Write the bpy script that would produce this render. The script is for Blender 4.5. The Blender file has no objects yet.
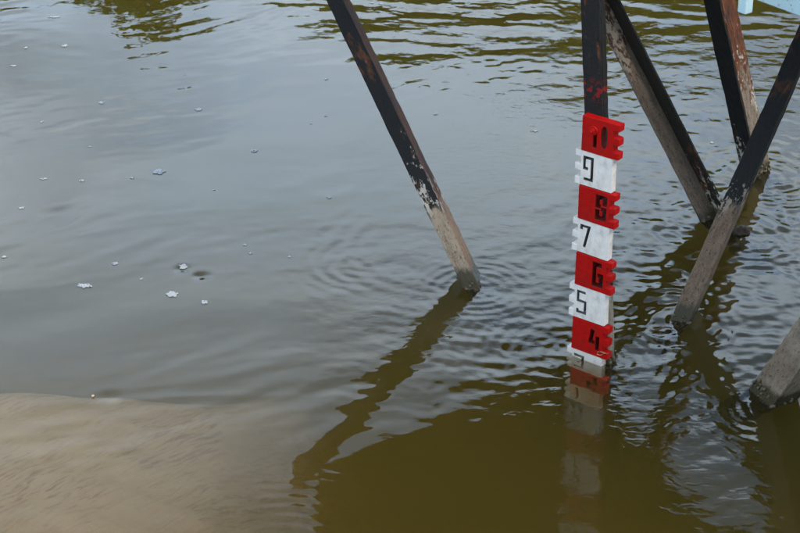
import bpy, bmesh, math, random
import numpy as np
from mathutils import Vector, Matrix, noise as mnoise
from mathutils.geometry import tessellate_polygon

random.seed(7)
rng = np.random.default_rng(11)
scene = bpy.context.scene
COL = scene.collection

# ------------------------------------------------------------------ camera, sky, sun
CAM_H = 2.76
PITCH = math.radians(28.0)
FPX = 1955.0                       # focal length in pixels of an 800 px wide picture
cam_data = bpy.data.cameras.new("camera")
cam_data.sensor_width = 36.0
cam_data.lens = 36.0 * FPX / 800.0
cam_data.clip_start = 0.05
cam_data.clip_end = 3000.0
cam = bpy.data.objects.new("camera", cam_data)
cam.location = (0, 0, CAM_H)
cam.rotation_euler = (math.radians(90) - PITCH, 0, 0)
COL.objects.link(cam)
scene.camera = cam

SUN_EL, SUN_AZ = math.radians(52), math.radians(128)     # azimuth clockwise from +Y
world = bpy.data.worlds.new("World")
scene.world = world
world.use_nodes = True
wn, wl = world.node_tree.nodes, world.node_tree.links
wn.clear()
w_out = wn.new("ShaderNodeOutputWorld")
w_bg = wn.new("ShaderNodeBackground")
w_sky = wn.new("ShaderNodeTexSky")
w_sky.sky_type = 'NISHITA'
w_sky.sun_disc = False
w_sky.sun_elevation = SUN_EL
w_sky.sun_rotation = SUN_AZ
w_sky.air_density = 1.0
w_sky.dust_density = 0.6
w_tc = wn.new("ShaderNodeTexCoord")
w_map = wn.new("ShaderNodeMapping")
w_map.inputs["Scale"].default_value = (1.0, 1.0, 2.2)
w_map.inputs["Location"].default_value = (11.25, 5.73, 0.0)
w_n = wn.new("ShaderNodeTexNoise")
w_n.inputs["Scale"].default_value = 3.6
w_n.inputs["Detail"].default_value = 6
w_n.inputs["Roughness"].default_value = 0.5
w_n.inputs["Distortion"].default_value = 0.35
w_r = wn.new("ShaderNodeValToRGB")
w_r.color_ramp.elements[0].position = 0.36
w_r.color_ramp.elements[0].color = (0.42, 0.42, 0.42, 1)
w_r.color_ramp.elements[1].position = 0.56
w_r.color_ramp.elements[1].color = (0.97, 0.97, 0.97, 1)
w_n2 = wn.new("ShaderNodeTexNoise")
w_n2.inputs["Scale"].default_value = 2.7
w_n2.inputs["Detail"].default_value = 4
w_r2 = wn.new("ShaderNodeValToRGB")
w_r2.color_ramp.elements[0].position = 0.35
w_r2.color_ramp.elements[0].color = (5.8, 9.0, 13.4, 1)
w_r2.color_ramp.elements[1].position = 0.65
w_r2.color_ramp.elements[1].color = (13.2, 15.9, 18.4, 1)
w_mix = wn.new("ShaderNodeMix")
w_mix.data_type = 'RGBA'
wl.new(w_tc.outputs["Generated"], w_map.inputs["Vector"])
wl.new(w_map.outputs[0], w_n.inputs["Vector"])
wl.new(w_map.outputs[0], w_n2.inputs["Vector"])
wl.new(w_n.outputs["Fac"], w_r.inputs["Fac"])
wl.new(w_n2.outputs["Fac"], w_r2.inputs["Fac"])
wl.new(w_r.outputs["Color"], w_mix.inputs["Factor"])
wl.new(w_sky.outputs["Color"], w_mix.inputs["A"])
# brighter cloud low over the river, greyer overhead
w_sep = wn.new("ShaderNodeSeparateXYZ")
wl.new(w_tc.outputs["Generated"], w_sep.inputs[0])
w_el = wn.new("ShaderNodeValToRGB")
for pos, val in ((0.0, 1.1), (0.30, 1.65), (0.42, 1.65), (0.50, 1.3), (0.60, 0.72), (0.72, 0.66), (1.0, 0.62)):
    e = w_el.color_ramp.elements.new(pos) if pos not in (0.0, 1.0) else w_el.color_ramp.elements[0 if pos == 0.0 else -1]
    warm = 1.0 if pos < 0.61 else 0.0
    e.color = (val / 2, val / 2, val / 2, 1) if warm else (val / 2 * 1.22, val / 2 * 1.0, val / 2 * 0.82, 1)
wl.new(w_sep.outputs["Z"], w_el.inputs["Fac"])
w_mul = wn.new("ShaderNodeVectorMath")
w_mul.operation = 'MULTIPLY'
wl.new(w_r2.outputs["Color"], w_mul.inputs[0])
wl.new(w_el.outputs["Color"], w_mul.inputs[1])
w_mul2 = wn.new("ShaderNodeVectorMath")
w_mul2.operation = 'SCALE'
w_mul2.inputs["Scale"].default_value = 2.0
wl.new(w_mul.outputs[0], w_mul2.inputs[0])
wl.new(w_mul2.outputs[0], w_mix.inputs["B"])
wl.new(w_mix.outputs["Result"], w_bg.inputs["Color"])
w_bg.inputs["Strength"].default_value = 0.10
wl.new(w_bg.outputs[0], w_out.inputs["Surface"])

sun_data = bpy.data.lights.new("sun", 'SUN')
sun_data.energy = 1.9
sun_data.angle = math.radians(14)
sun_data.color = (1.0, 0.93, 0.83)
sun = bpy.data.objects.new("sun", sun_data)
sd = Vector((math.sin(SUN_AZ) * math.cos(SUN_EL), math.cos(SUN_AZ) * math.cos(SUN_EL), math.sin(SUN_EL)))
sun.rotation_euler = sd.to_track_quat('Z', 'Y').to_euler()
sun.location = sd * 30
COL.objects.link(sun)

scene.view_settings.view_transform = 'Standard'
scene.view_settings.look = 'None'
scene.view_settings.exposure = 0.65
scene.view_settings.gamma = 1.0
scene.render.engine = 'CYCLES'
scene.cycles.volume_bounces = 3
scene.cycles.max_bounces = 12
scene.cycles.transmission_bounces = 10

# ------------------------------------------------------------------ photo geometry helpers
CP, SP = math.cos(PITCH), math.sin(PITCH)

def ray(u, v):
    r = (u - 400.0) / FPX
    d = (v - 266.5) / FPX
    return Vector((r, CP - d * SP, -SP - d * CP))

def onz(u, v, z=0.0):
    """point of the horizontal plane z that stands at pixel u, v of the photograph"""
    d = ray(u, v)
    return Vector((0, 0, CAM_H)) + d * ((z - CAM_H) / d.z)

def mirrored(u, v, z):
    """point at height z whose reflection in calm water stands at pixel u, v"""
    p = onz(u, v, -z)
    return Vector((p.x, p.y, z))

def project(p):
    depth = p[1] * CP + (CAM_H - p[2]) * SP
    down = (CAM_H - p[2]) * CP - p[1] * SP
    return 400 + FPX * p[0] / depth, 266.5 + FPX * down / depth

def solve_direction(u0, v0, u1, v1, u2, v2):
    """beam leaving the water at (u0,v0), passing (u1,v1), its mirror image passing (u2,v2)"""
    p0 = onz(u0, v0)
    best = None
    for i in range(1, 1200):
        t = 3.5 + i * 0.004
        p1 = Vector((0, 0, CAM_H)) + ray(u1, v1) * t
        if p1.z < 0.15:
            continue
        d = (p1 - p0).normalized()
        a = project(p0)
        m = p0 + d * 0.5
        b = project((m.x, m.y, -m.z))
        cr = (b[0] - a[0]) * (v2 - v0) - (b[1] - a[1]) * (u2 - u0)
        dot = (b[0] - a[0]) * (u2 - u0) + (b[1] - a[1]) * (v2 - v0)
        if dot <= 0:
            continue
        err = abs(cr) / math.hypot(b[0] - a[0], b[1] - a[1])
        if best is None or err < best[0]:
            best = (err, d)
    return p0, best[1]

# ------------------------------------------------------------------ object helpers
def tag(o, label=None, cat=None, group=None, kind=None):
    if label: o["label"] = label
    if cat: o["category"] = cat
    if group: o["group"] = group
    if kind: o["kind"] = kind
    return o

def empty(name, loc, label, cat, group=None, rot=None):
    o = bpy.data.objects.new(name, None)
    o.empty_display_size = 0.1
    o.location = loc
    if rot is not None:
        o.rotation_euler = rot
    COL.objects.link(o)
    return tag(o, label, cat, group)

def link_bm(name, bm, mat, parent=None, smooth=False):
    me = bpy.data.meshes.new(name)
    bm.normal_update()
    bm.to_mesh(me)
    bm.free()
    return link_me(name, me, mat, parent, smooth)

def link_me(name, me, mat, parent=None, smooth=False):
    if mat is not None and not me.materials:
        me.materials.append(mat)
    if smooth:
        me.polygons.foreach_set("use_smooth", [True] * len(me.polygons))
    o = bpy.data.objects.new(name, me)
    COL.objects.link(o)
    if parent is not None:
        o.parent = parent
    return o

def np_mesh(name, verts, faces):
    me = bpy.data.meshes.new(name)
    nv, nf = len(verts), len(faces)
    k = faces.shape[1]
    me.vertices.add(nv)
    me.vertices.foreach_set("co", np.asarray(verts, dtype=np.float32).ravel())
    me.loops.add(nf * k)
    me.loops.foreach_set("vertex_index", faces.astype(np.int32).ravel())
    me.polygons.add(nf)
    me.polygons.foreach_set("loop_start", np.arange(0, nf * k, k, dtype=np.int32))
    me.update(calc_edges=True)
    me.validate()
    return me

# ------------------------------------------------------------------ material helpers
class NT:
    def __init__(self, name):
        self.m = bpy.data.materials.new(name)
        self.m.use_nodes = True
        self.n, self.l = self.m.node_tree.nodes, self.m.node_tree.links
        self.n.clear()
        self.out = self.n.new("ShaderNodeOutputMaterial")
    def node(self, t, **kw):
        x = self.n.new(t)
        for k, v in kw.items():
            if k in ("op",): x.operation = v
            elif k == "dt": x.data_type = v
            else: x.inputs[k.replace("_", " ")].default_value = v
        return x
    def link(self, a, b): self.l.new(a, b)
    def noise(self, vec, scale, detail=4, rough=0.55, dist=0.0):
        x = self.n.new("ShaderNodeTexNoise")
        x.inputs["Scale"].default_value = scale
        x.inputs["Detail"].default_value = detail
        x.inputs["Roughness"].default_value = rough
        x.inputs["Distortion"].default_value = dist
        if vec is not None: self.l.new(vec, x.inputs["Vector"])
        return x.outputs["Fac"]
    def mapping(self, vec, scale=(1, 1, 1), rot=(0, 0, 0)):
        x = self.n.new("ShaderNodeMapping")
        x.inputs["Scale"].default_value = scale
        x.inputs["Rotation"].default_value = rot
        self.l.new(vec, x.inputs["Vector"])
        return x.outputs[0]
    def ramp(self, fac, stops, interp='LINEAR'):
        x = self.n.new("ShaderNodeValToRGB")
        e = x.color_ramp.elements
        x.color_ramp.interpolation = interp
        while len(e) < len(stops): e.new(0.5)
        for i, (p, c) in enumerate(stops):
            e[i].position = p
            e[i].color = (c, c, c, 1) if isinstance(c, (int, float)) else (*c, 1)
        self.l.new(fac, x.inputs["Fac"])
        return x.outputs["Color"]
    def math(self, op, a, b=None, clamp=False):
        x = self.n.new("ShaderNodeMath")
        x.operation = op
        x.use_clamp = clamp
        for i, v in enumerate((a, b)):
            if v is None: continue
            if isinstance(v, (int, float)): x.inputs[i].default_value = v
            else: self.l.new(v, x.inputs[i])
        return x.outputs[0]
    def maprange(self, v, a, b, c=0.0, d=1.0):
        x = self.n.new("ShaderNodeMapRange")
        x.inputs["From Min"].default_value = a
        x.inputs["From Max"].default_value = b
        x.inputs["To Min"].default_value = c
        x.inputs["To Max"].default_value = d
        self.l.new(v, x.inputs["Value"])
        return x.outputs[0]
    def mix(self, fac, a, b):
        x = self.n.new("ShaderNodeMix")
        x.data_type = 'RGBA'
        for key, v in (("Factor", fac), ("A", a), ("B", b)):
            s = x.inputs[key] if key == "Factor" else [q for q in x.inputs if q.name == key and q.type == 'RGBA'][0]
            if isinstance(v, (int, float)) and key == "Factor": s.default_value = v
            elif isinstance(v, tuple): s.default_value = (*v, 1)
            else: self.l.new(v, s)
        return [q for q in x.outputs if q.type == 'RGBA'][0]
    def bump(self, h, strength=0.5, dist=0.002):
        x = self.n.new("ShaderNodeBump")
        x.inputs["Strength"].default_value = strength
        x.inputs["Distance"].default_value = dist
        self.l.new(h, x.inputs["Height"])
        return x.outputs[0]
    def principled(self, color=None, rough=0.6, normal=None, spec=0.5, metallic=0.0):
        p = self.n.new("ShaderNodeBsdfPrincipled")
        for key, v in (("Base Color", color), ("Roughness", rough), ("Normal", normal)):
            if v is None: continue
            if isinstance(v, tuple): p.inputs[key].default_value = (*v, 1)
            elif isinstance(v, (int, float)): p.inputs[key].default_value = v
            else: self.l.new(v, p.inputs[key])
        p.inputs["Specular IOR Level"].default_value = spec
        p.inputs["Metallic"].default_value = metallic
        self.l.new(p.outputs[0], self.out.inputs["Surface"])
        return p

def obj_co(t):
    return t.node("ShaderNodeTexCoord").outputs["Object"]

def world_z(t):
    g = t.node("ShaderNodeNewGeometry")
    s = t.node("ShaderNodeSeparateXYZ")
    t.link(g.outputs["Position"], s.inputs[0])
    return s.outputs["Z"]

def weathered_steel(name, flake_z, flake_w, base=(0.012, 0.011, 0.010), rust_amt=0.45,
                    silt=(0.30, 0.235, 0.165), rust=(0.15, 0.050, 0.022), pale=(0.42, 0.37, 0.31), seed=0.0,
                    red_patch=None, wet_to=0.05):
    """black tar paint that flakes off downwards, rust under it, dried silt low down, wet algae at the waterline"""
    t = NT(name)
    co = t.mapping(obj_co(t), (1, 1, 1))
    add = t.node("ShaderNodeVectorMath", op='ADD')
    t.link(co, add.inputs[0])
    add.inputs[1].default_value = (seed * 3.1, seed * 1.7, seed * 5.3)
    co = add.outputs[0]
    stretched = t.mapping(co, (1, 1, 0.35))
    z = world_z(t)
    n_big = t.noise(stretched, 16, 5, 0.6)
    n_med = t.noise(stretched, 55, 6, 0.65)
    n_fin = t.noise(co, 240, 4, 0.7)
    n_str = t.noise(t.mapping(co, (1, 1, 0.08)), 120, 4, 0.6)
    # colours
    blk = t.mix(t.ramp(n_fin, [(0.45, 0.0), (0.75, 1.0)]), base, tuple(c * 2.6 for c in base))
    rs = t.mix(t.ramp(n_med, [(0.35, 0.0), (0.7, 1.0)]), rust, tuple(min(1, c * 0.42) for c in rust))
    rs = t.mix(t.ramp(n_str, [(0.55, 0.0), (0.7, 0.6)]), rs, (0.26, 0.11, 0.05))
    sl = t.mix(t.ramp(n_med, [(0.4, 0.0), (0.65, 1.0)]), silt, tuple(c * 0.62 for c in silt))
    sl = t.mix(t.ramp(n_fin, [(0.52, 0.0), (0.72, 0.85)]), sl, pale)
    sl = t.mix(t.ramp(n_big, [(0.52, 0.0), (0.66, 0.45)]), sl, tuple(c * 1.1 for c in rust))
    sl = t.mix(t.ramp(t.noise(stretched, 130, 5, 0.75), [(0.56, 0.0), (0.62, 0.8)]), sl, (0.045, 0.030, 0.022))
    # rust patches on the black
    f_r = t.ramp(t.math('ADD', t.math('MULTIPLY', n_big, 0.65), t.math('MULTIPLY', n_med, 0.35)),
                 [(0.60 - 0.11 * rust_amt, 0.0), (0.65 - 0.11 * rust_amt, 1.0)])
    col = t.mix(f_r, blk, rs)
    # pale flecks where the paint is gone
    n_fl = t.noise(t.mapping(co, (1, 1, 0.5)), 75, 5, 0.7)
    up = t.maprange(z, flake_z + flake_w * 2.2, flake_z, -0.06, 0.09)
    fl = t.ramp(t.math('ADD', t.math('ADD', t.math('MULTIPLY', n_fl, 0.6), t.math('MULTIPLY', n_big, 0.4)), up), [(0.60, 0.0), (0.625, 1.0)])
    col = t.mix(fl, col, pale)
    # silt zone
    zz = t.math('ADD', z, t.math('MULTIPLY', t.math('SUBTRACT', n_big, 0.5), flake_w * 1.6))
    zz = t.math('ADD', zz, t.math('MULTIPLY', t.math('SUBTRACT', n_med, 0.5), flake_w * 1.2))
    f_s = t.maprange(zz, flake_z + flake_w * 0.12, flake_z - flake_w * 0.12, 0, 1)
    col = t.mix(f_s, col, sl)
    if red_patch:
        zp = t.math('ABSOLUTE', t.math('SUBTRACT', z, red_patch), None)
        f = t.math('MULTIPLY', t.maprange(zp, 0.035, 0.015, 0, 1), t.ramp(t.noise(co, 55, 4, 0.6), [(0.52, 0.0), (0.56, 1.0)]))
        col = t.mix(f, col, (0.20, 0.010, 0.010))
    # wet algae band at the waterline
    zw = t.math('ADD', z, t.math('MULTIPLY', t.math('SUBTRACT', n_med, 0.5), 0.06))
    f_w = t.maprange(zw, wet_to + 0.008, wet_to - 0.012, 0, 1)
    col = t.mix(f_w, col, t.mix(n_fin, (0.030, 0.026, 0.014), (0.075, 0.060, 0.032)))
    h = t.math('ADD', t.math('MULTIPLY', n_med, 1.0), t.math('MULTIPLY', n_fin, 0.45))
    h = t.math('ADD', h, t.math('MULTIPLY', f_r, -0.25))
    rough = t.math('SUBTRACT', t.maprange(n_fin, 0.3, 0.7, 0.50, 0.85), t.math('MULTIPLY', f_w, 0.35))
    t.principled(col, rough, t.bump(h, 0.9, 0.003), 0.2)
    return t.m

def paint(name, color, dirt=(0.20, 0.15, 0.10), chip=(0.16, 0.07, 0.04), dirt_amt=0.3, rough=0.42):
    t = NT(name)
    co = obj_co(t)
    n1 = t.noise(co, 45, 5, 0.6)
    n2 = t.noise(t.mapping(co, (1, 1, 0.2)), 85, 4, 0.6)
    n3 = t.noise(co, 330, 3, 0.6)
    z = world_z(t)
    col = t.mix(t.ramp(n1, [(0.35, 0.0), (0.7, 1.0)]), color, tuple(c * 0.80 for c in color))
    col = t.mix(t.ramp(n2, [(0.56, 0.0), (0.80, dirt_amt)]), col, dirt)
    col = t.mix(t.ramp(t.math('ADD', t.math('MULTIPLY', n1, 0.5), t.math('MULTIPLY', n3, 0.5)),
                       [(0.615, 0.0), (0.64, 0.8)]), col, chip)
    geo = t.node("ShaderNodeNewGeometry")
    # darker tone where the mesh turns inward, broken up by fine noise
    edge = t.ramp(t.math('ADD', geo.outputs["Pointiness"], t.math('MULTIPLY', t.math('SUBTRACT', n3, 0.5), 0.05)),
                  [(0.42, 1.0), (0.47, 0.0)])
    col = t.mix(t.math('MULTIPLY', edge, 0.7), col, dirt)
    blot = t.noise(t.mapping(co, (1, 1, 0.5)), 22, 6, 0.7)
    col = t.mix(t.ramp(blot, [(0.54, 0.0), (0.70, 0.45)]), col, dirt)
    # silt film low on the gauge where floods reach
    zw = t.math('ADD', z, t.math('MULTIPLY', t.math('SUBTRACT', n1, 0.5), 0.05))
    col = t.mix(t.maprange(zw, 0.030, -0.005, 0.0, 0.15 if color[1] < 0.1 else 0.45), col, (0.34, 0.29, 0.17))
    h = t.math('ADD', n1, t.math('MULTIPLY', n3, 0.25))
    t.principled(col, t.maprange(n1, 0.3, 0.7, rough - 0.08, rough + 0.15), t.bump(h, 0.6, 0.0018), 0.16)
    return t.m

# ------------------------------------------------------------------ water
def waves(X, Y):
    """height field of the river surface, metres"""
    H = np.zeros_like(X)
    r = np.random.default_rng(5)
    # warped coordinates keep long crests from looking ruled
    wx = X + 0.05 * np.sin(2.3 * Y + 0.8 * X) + 0.03 * np.sin(5.1 * Y - 2.0 * X + 1)
    wy = Y + 0.05 * np.sin(1.9 * X + 1.1 * Y + 2) + 0.03 * np.sin(4.7 * X + 2.6 * Y)
    def band(n, l0, l1, slope, th0, spread, seed):
        q = np.random.default_rng(seed)
        A = np.zeros_like(X)
        for _ in range(n):
            lam = math.exp(q.uniform(math.log(l0), math.log(l1)))
            th = th0 + q.normal() * spread
            k = 2 * math.pi / lam
            ph = q.uniform(0, 6.283)
            A += (slope / k) * np.sin(k * (wx * math.cos(th) + wy * math.sin(th)) + ph)
        return A * math.sqrt(2.0 / n)
    def blob(x, y, rx, ry):
        return np.exp(-((X - x) / rx) ** 2 - ((Y - y) / ry) ** 2)
    # patchiness
    patch = 0.5 + 0.5 * np.sin(1.7 * X + 2.9 * Y + 1.3 * np.sin(1.3 * X - 1.9 * Y))
    hot = blob(onz(700, 255).x, onz(700, 255).y, 0.55, 0.75)
    patch2 = 0.5 + 0.5 * np.sin(3.1 * X - 4.3 * Y + 1.7 * np.sin(2.3 * X + 2.1 * Y) + 2)
    # how rough: calm on the left, busy round the steelwork, calmer again under the platform
    busy = 1 / (1 + np.exp(-(X - 0.05 + 0.10 * (Y - 5)) / 0.22))
    def sp(u, v, du, dv):
        """soft patch round the spot seen at u, v"""
        p = onz(u, v); q1 = onz(u + du, v); q2 = onz(u, v - dv)
        return np.exp(-((X - p.x) / (q1.x - p.x)) ** 2 - ((Y - p.y) / (q2.y - p.y)) ** 2)
    far = np.clip((Y - 6.45) / 0.55, 0, 1)
    tongue = np.clip(1.3 * sp(480, 135, 130, 62), 0, 1)
    act = 0.07 + 0.62 * busy
    act = act + 0.40 * hot + 0.25 * sp(520, 330, 90, 60)
    act = act * (1 - 0.80 * tongue)
    act = act * (1 - 0.75 * np.clip(1.3 * sp(440, 470, 130, 60), 0, 1))
    act = act * (1 - 0.55 * np.clip(sp(650, 430, 50, 50), 0, 1)) * (1 - 0.45 * sp(760, 300, 60, 50))
    act = act * (0.55 + 0.55 * patch2)
    act = act * (1 - 0.6 * sp(592, 420, 26, 55))
    act = act + 0.16 * sp(420, 370, 90, 80)
    H += band(18, 0.30, 0.80, 0.0050, 1.75, 0.45, 1) * (0.6 + 0.3 * patch + 0.9 * far * (0.2 + 0.8 * busy))
    H += band(30, 0.09, 0.24, 0.023, 1.85, 0.70, 2) * act
    H += band(54, 0.026, 0.075, 0.039, 1.7, 0.8, 3) * act * (0.40 + 0.60 * patch + 0.7 * hot)
    H += band(26, 0.09, 0.30, 0.015, 1.62, 0.25, 4) * far * (0.10 + 0.90 / (1 + np.exp(-(X + 0.50) / 0.16)))
    # faint oblique flow streaks over the calm left side
    H += band(14, 0.05, 0.14, 0.0080, 2.10, 0.22, 6) * (1 - busy) * patch2
    # rings and arcs thrown by the members that stand in the water
    def rings(p, r0, width, lam, slope, a0=None, aw=None):
        dx, dy = X - p.x, Y - p.y
        rr = np.hypot(dx, dy) + 1e-6
        k = 2 * math.pi / lam
        w = np.exp(-((rr - r0) / width) ** 2)
        if a0 is not None:
            ang = np.arctan2(dy, dx)
            da = (ang - a0 + math.pi) % (2 * math.pi) - math.pi
            w = w * np.exp(-(da / aw) ** 2)
        return slope / k * np.sin(k * rr + 0.6 * np.sin(3 * np.arctan2(dy, dx))) * w
    g = onz(594, 358)
    b1 = onz(476, 290)
    H += rings(b1, 0.10, 0.10, 0.034, 0.040)
    H += rings(onz(372, 262), 0.13, 0.10, 0.042, 0.055, 3.6, 1.0)
    H += rings(onz(450, 250), 0.34, 0.12, 0.060, 0.040, 3.3, 0.7)
    H += rings(g, 0.22, 0.20, 0.036, 0.050, 2.95, 0.55)
    H += rings(g, 0.08, 0.07, 0.028, 0.045)
    H += rings(onz(713, 218), 0.16, 0.12, 0.055, 0.06, 3.8, 1.2)
    H += rings(onz(740, 235), 0.15, 0.12, 0.050, 0.06)
    H += rings(onz(680, 322), 0.11, 0.09, 0.038, 0.05)
    H += rings(onz(763, 178), 0.16, 0.13, 0.06, 0.05)
    H += rings(onz(768, 408), 0.12, 0.10, 0.040, 0.04)
    H += rings(onz(280, 570), 0.27, 0.13, 0.040, 0.060, 0.75, 0.7)
    # little whirl dimples
    for (u, v, dp, rd) in ((201, 276, 0.0030, 0.020), (182, 269, 0.0022, 0.020), (60, 214, 0.0014, 0.05), (110, 397, 0.0016, 0.028)):
        p = onz(u, v)
        H -= dp * np.exp(-((X - p.x) ** 2 + (Y - p.y) ** 2) / rd ** 2)
    # shear line along the edge of the sand bar
    e0, e1 = onz(120, 400), onz(270, 396)
    ln = np.abs((Y - (e0.y + (X - e0.x) * (e1.y - e0.y) / (e1.x - e0.x))) - 0.010 * np.sin(9 * X))
    H += 0.0005 * np.exp(-(ln / 0.018) ** 2) * np.exp(-((X + 0.62) / 0.28) ** 2)
    # flat parting around each piece so the waterline stays closed
    return H

def stretched_axis(lo, hi, step, far_lo, far_hi, growth=1.16):
    core = list(np.arange(lo, hi + step * 0.5, step))
    s, x = step, core[0]
    left = []
    while x > far_lo:
        s *= growth
        x -= s
        left.append(x)
    s, x = step, core[-1]
    right = []
    while x < far_hi:
        s *= growth
        x += s
        right.append(x)
    return np.array(left[::-1] + core + right)

def build_water():
    xs = stretched_axis(-1.9, 1.9, 0.0062, -90, 90)
    ys = stretched_axis(3.5, 8.4, 0.0066, -14, 32)
    gx, gy = np.meshgrid(xs, ys)
    H = waves(gx, gy)
    # where the grid is coarser than the ripples they fade out
    sx = np.gradient(xs)[None, :]
    sy = np.gradient(ys)[:, None]
    H = H * np.exp(-(np.maximum(sx, sy) / 0.06) ** 2)
    nx, ny = len(xs), len(ys)
    V = np.stack([gx.ravel(), gy.ravel(), H.ravel()], 1)
    idx = np.arange(nx * ny).reshape(ny, nx)
    F = np.stack([idx[:-1, :-1].ravel(), idx[:-1, 1:].ravel(), idx[1:, 1:].ravel(), idx[1:, :-1].ravel()], 1)
    # sides and bottom, so the murk has a closed body
    n0 = len(V)
    c = [(xs[0], ys[0]), (xs[-1], ys[0]), (xs[-1], ys[-1]), (xs[0], ys[-1])]
    V = np.vstack([V, np.array([(x, y, -4.0) for x, y in c])])
    tri = []
    def wall(ids, b0, b1):
        for a, b in zip(ids[:-1], ids[1:]):
            tri.append((b, a, b0, b0))
        tri.append((ids[-1], b0, b1, b1))
    me = np_mesh("water", V, F)
    bm = bmesh.new()
    bm.from_mesh(me)
    bm.verts.ensure_lookup_table()
    bv = [bm.verts[n0 + i] for i in range(4)]
    edges = (idx[0, :], idx[:, -1], idx[-1, ::-1], idx[::-1, 0])
    for k, ids in enumerate(edges):
        loop = [bm.verts[i] for i in ids]
        bm.faces.new(loop[::-1] + [bv[k], bv[(k + 1) % 4]])
    bm.faces.new([bv[3], bv[2], bv[1], bv[0]])
    bm.normal_update()
    me2 = bpy.data.meshes.new("river_water")
    bm.to_mesh(me2)
    bm.free()
    bpy.data.meshes.remove(me)
    t = NT("river_water")
    co = obj_co(t)
    n1 = t.noise(t.mapping(co, (1, 1.5, 1)), 30, 1, 0.5, 0.6)
    n2 = t.noise(t.mapping(co, (1, 1.6, 1)), 75, 2, 0.5)
    m = t.noise(co, 1.3, 2)
    sep = t.node("ShaderNodeSeparateXYZ")
    t.link(co, sep.inputs[0])
    right = t.maprange(sep.outputs["X"], -0.45, 0.45, 0.10, 1.0)
    h = t.math('ADD', n1, t.math('MULTIPLY', n2, 0.18))
    h = t.math('MULTIPLY', h, t.math('MULTIPLY', right, t.ramp(m, [(0.4, 0.25), (0.62, 1.0)])))
    g = t.node("ShaderNodeBsdfGlass")
    g.inputs["Roughness"].default_value = 0.0
    g.inputs["IOR"].default_value = 1.333
    t.link(t.bump(h, 0.16, 0.004), g.inputs["Normal"])
    t.link(g.outputs[0], t.out.inputs["Surface"])
    vs = t.node("ShaderNodeVolumeScatter")
    vs.inputs["Color"].default_value = WATER_SCATTER
    vs.inputs["Density"].default_value = WATER_DENS
    vs.inputs["Anisotropy"].default_value = 0.2
    va = t.node("ShaderNodeVolumeAbsorption")
    va.inputs["Color"].default_value = WATER_ABSORB
    va.inputs["Density"].default_value = WATER_ABS_DENS
    ad = t.node("ShaderNodeAddShader")
    t.link(vs.outputs[0], ad.inputs[0])
    t.link(va.outputs[0], ad.inputs[1])
    t.link(ad.outputs[0], t.out.inputs["Volume"])
    me2.materials.append(t.m)
    me2.polygons.foreach_set("use_smooth", [True] * len(me2.polygons))
    o = bpy.data.objects.new("water", me2)
    COL.objects.link(o)
    tag(o, "murky olive river water with ripples and sky reflection", None, None, "structure")
    return o

WATER_SCATTER = (0.85, 0.68, 0.19, 1)
WATER_DENS = 0.85
WATER_ABSORB = (0.50, 0.40, 0.12, 1)
WATER_ABS_DENS = 2.1
build_water()

# ------------------------------------------------------------------ river bed, sand bar and banks: one sheet
def smooth(a, b, x):
    t = np.clip((x - a) / (b - a), 0, 1)
    return t * t * (3 - 2 * t)

def bed_height(X, Y):
    Z = np.full_like(X, -3.0)
    # submerged sand bar at the lower left of the picture
    e0, e1 = onz(0, 398), onz(300, 404)
    edge = e0.y + (X - e0.x) * (e1.y - e0.y) / (e1.x - e0.x) + 0.020 * np.sin(5.3 * X + 0.6) + 0.008 * np.sin(17 * X + 1)
    side = onz(300, 470).x + 0.10 * np.sin(2.2 * Y)
    soft = smooth(-0.85, -0.25, X)
    top = np.interp(X, [-1.6, -0.85, -0.5, -0.27, -0.05, 0.2, 0.6], [-0.26, -0.27, -0.36, -0.62, -1.2, -2.2, -3.0])
    edge = edge + np.interp(X, [-1.5, -1.1, -0.8, -0.5, -0.25, 0.2], [0.08, 0.08, 0.08, 0.07, 0.05, 0.0])
    dist = Y - edge - 0.85 * np.clip(-top, 0, 0.5)          # beyond the lip of the bar
    dist = 0.5 * (dist + 0.04 + np.sqrt((dist + 0.04) ** 2 + 0.004))
    Z = np.maximum(Z, top - (2.0 - 1.1 * soft) * dist)
    bar = np.clip((Z + 1.2) / 0.6, 0, 1)
    Z += bar * (0.006 * np.sin(38 * (X * 0.5 + Y) + 2.5 * np.sin(4 * X)) + 0.012 * np.sin(5 * X + 3 * Y))
    # near bank where the photographer stands and the far bank with its trees
    Z = np.maximum(Z, -3.0 + 4.3 * smooth(2.6, -0.2, Y))
    Z = np.maximum(Z, -3.0 + 4.0 * smooth(20.0, 25.0, Y) + 0.4 * smooth(26, 60, Y))
    Z += 0.04 * np.sin(0.7 * X + 0.3 * Y) * smooth(22, 30, Y)
    return Z

xs = stretched_axis(-1.6, 0.6, 0.02, -900, 900, 1.12)
ys = stretched_axis(3.4, 4.9, 0.02, -700, 1200, 1.12)
gx, gy = np.meshgrid(xs, ys)
gz = bed_height(gx, gy)
idx = np.arange(gx.size).reshape(gx.shape)
F = np.stack([idx[:-1, :-1].ravel(), idx[:-1, 1:].ravel(), idx[1:, 1:].ravel(), idx[1:, :-1].ravel()], 1)
me = np_mesh("ground", np.stack([gx.ravel(), gy.ravel(), gz.ravel()], 1), F)
t = NT("sand_and_grass")
co = obj_co(t)
z = world_z(t)
sand = t.mix(t.noise(co, 7, 5, 0.6), (0.46, 0.35, 0.22), (0.58, 0.45, 0.31))
streak = t.noise(t.mapping(t.mapping(co, (1, 1, 1), (0, 0, math.radians(-48))), (0.9, 5.5, 1)), 15, 6, 0.75, 0.6)
patches = t.noise(co, 3.2, 4, 0.6)
f = t.math('MULTIPLY', t.ramp(streak, [(0.50, 0.0), (0.60, 1.0)]), t.ramp(patches, [(0.42, 0.25), (0.56, 1.0)]))
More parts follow.
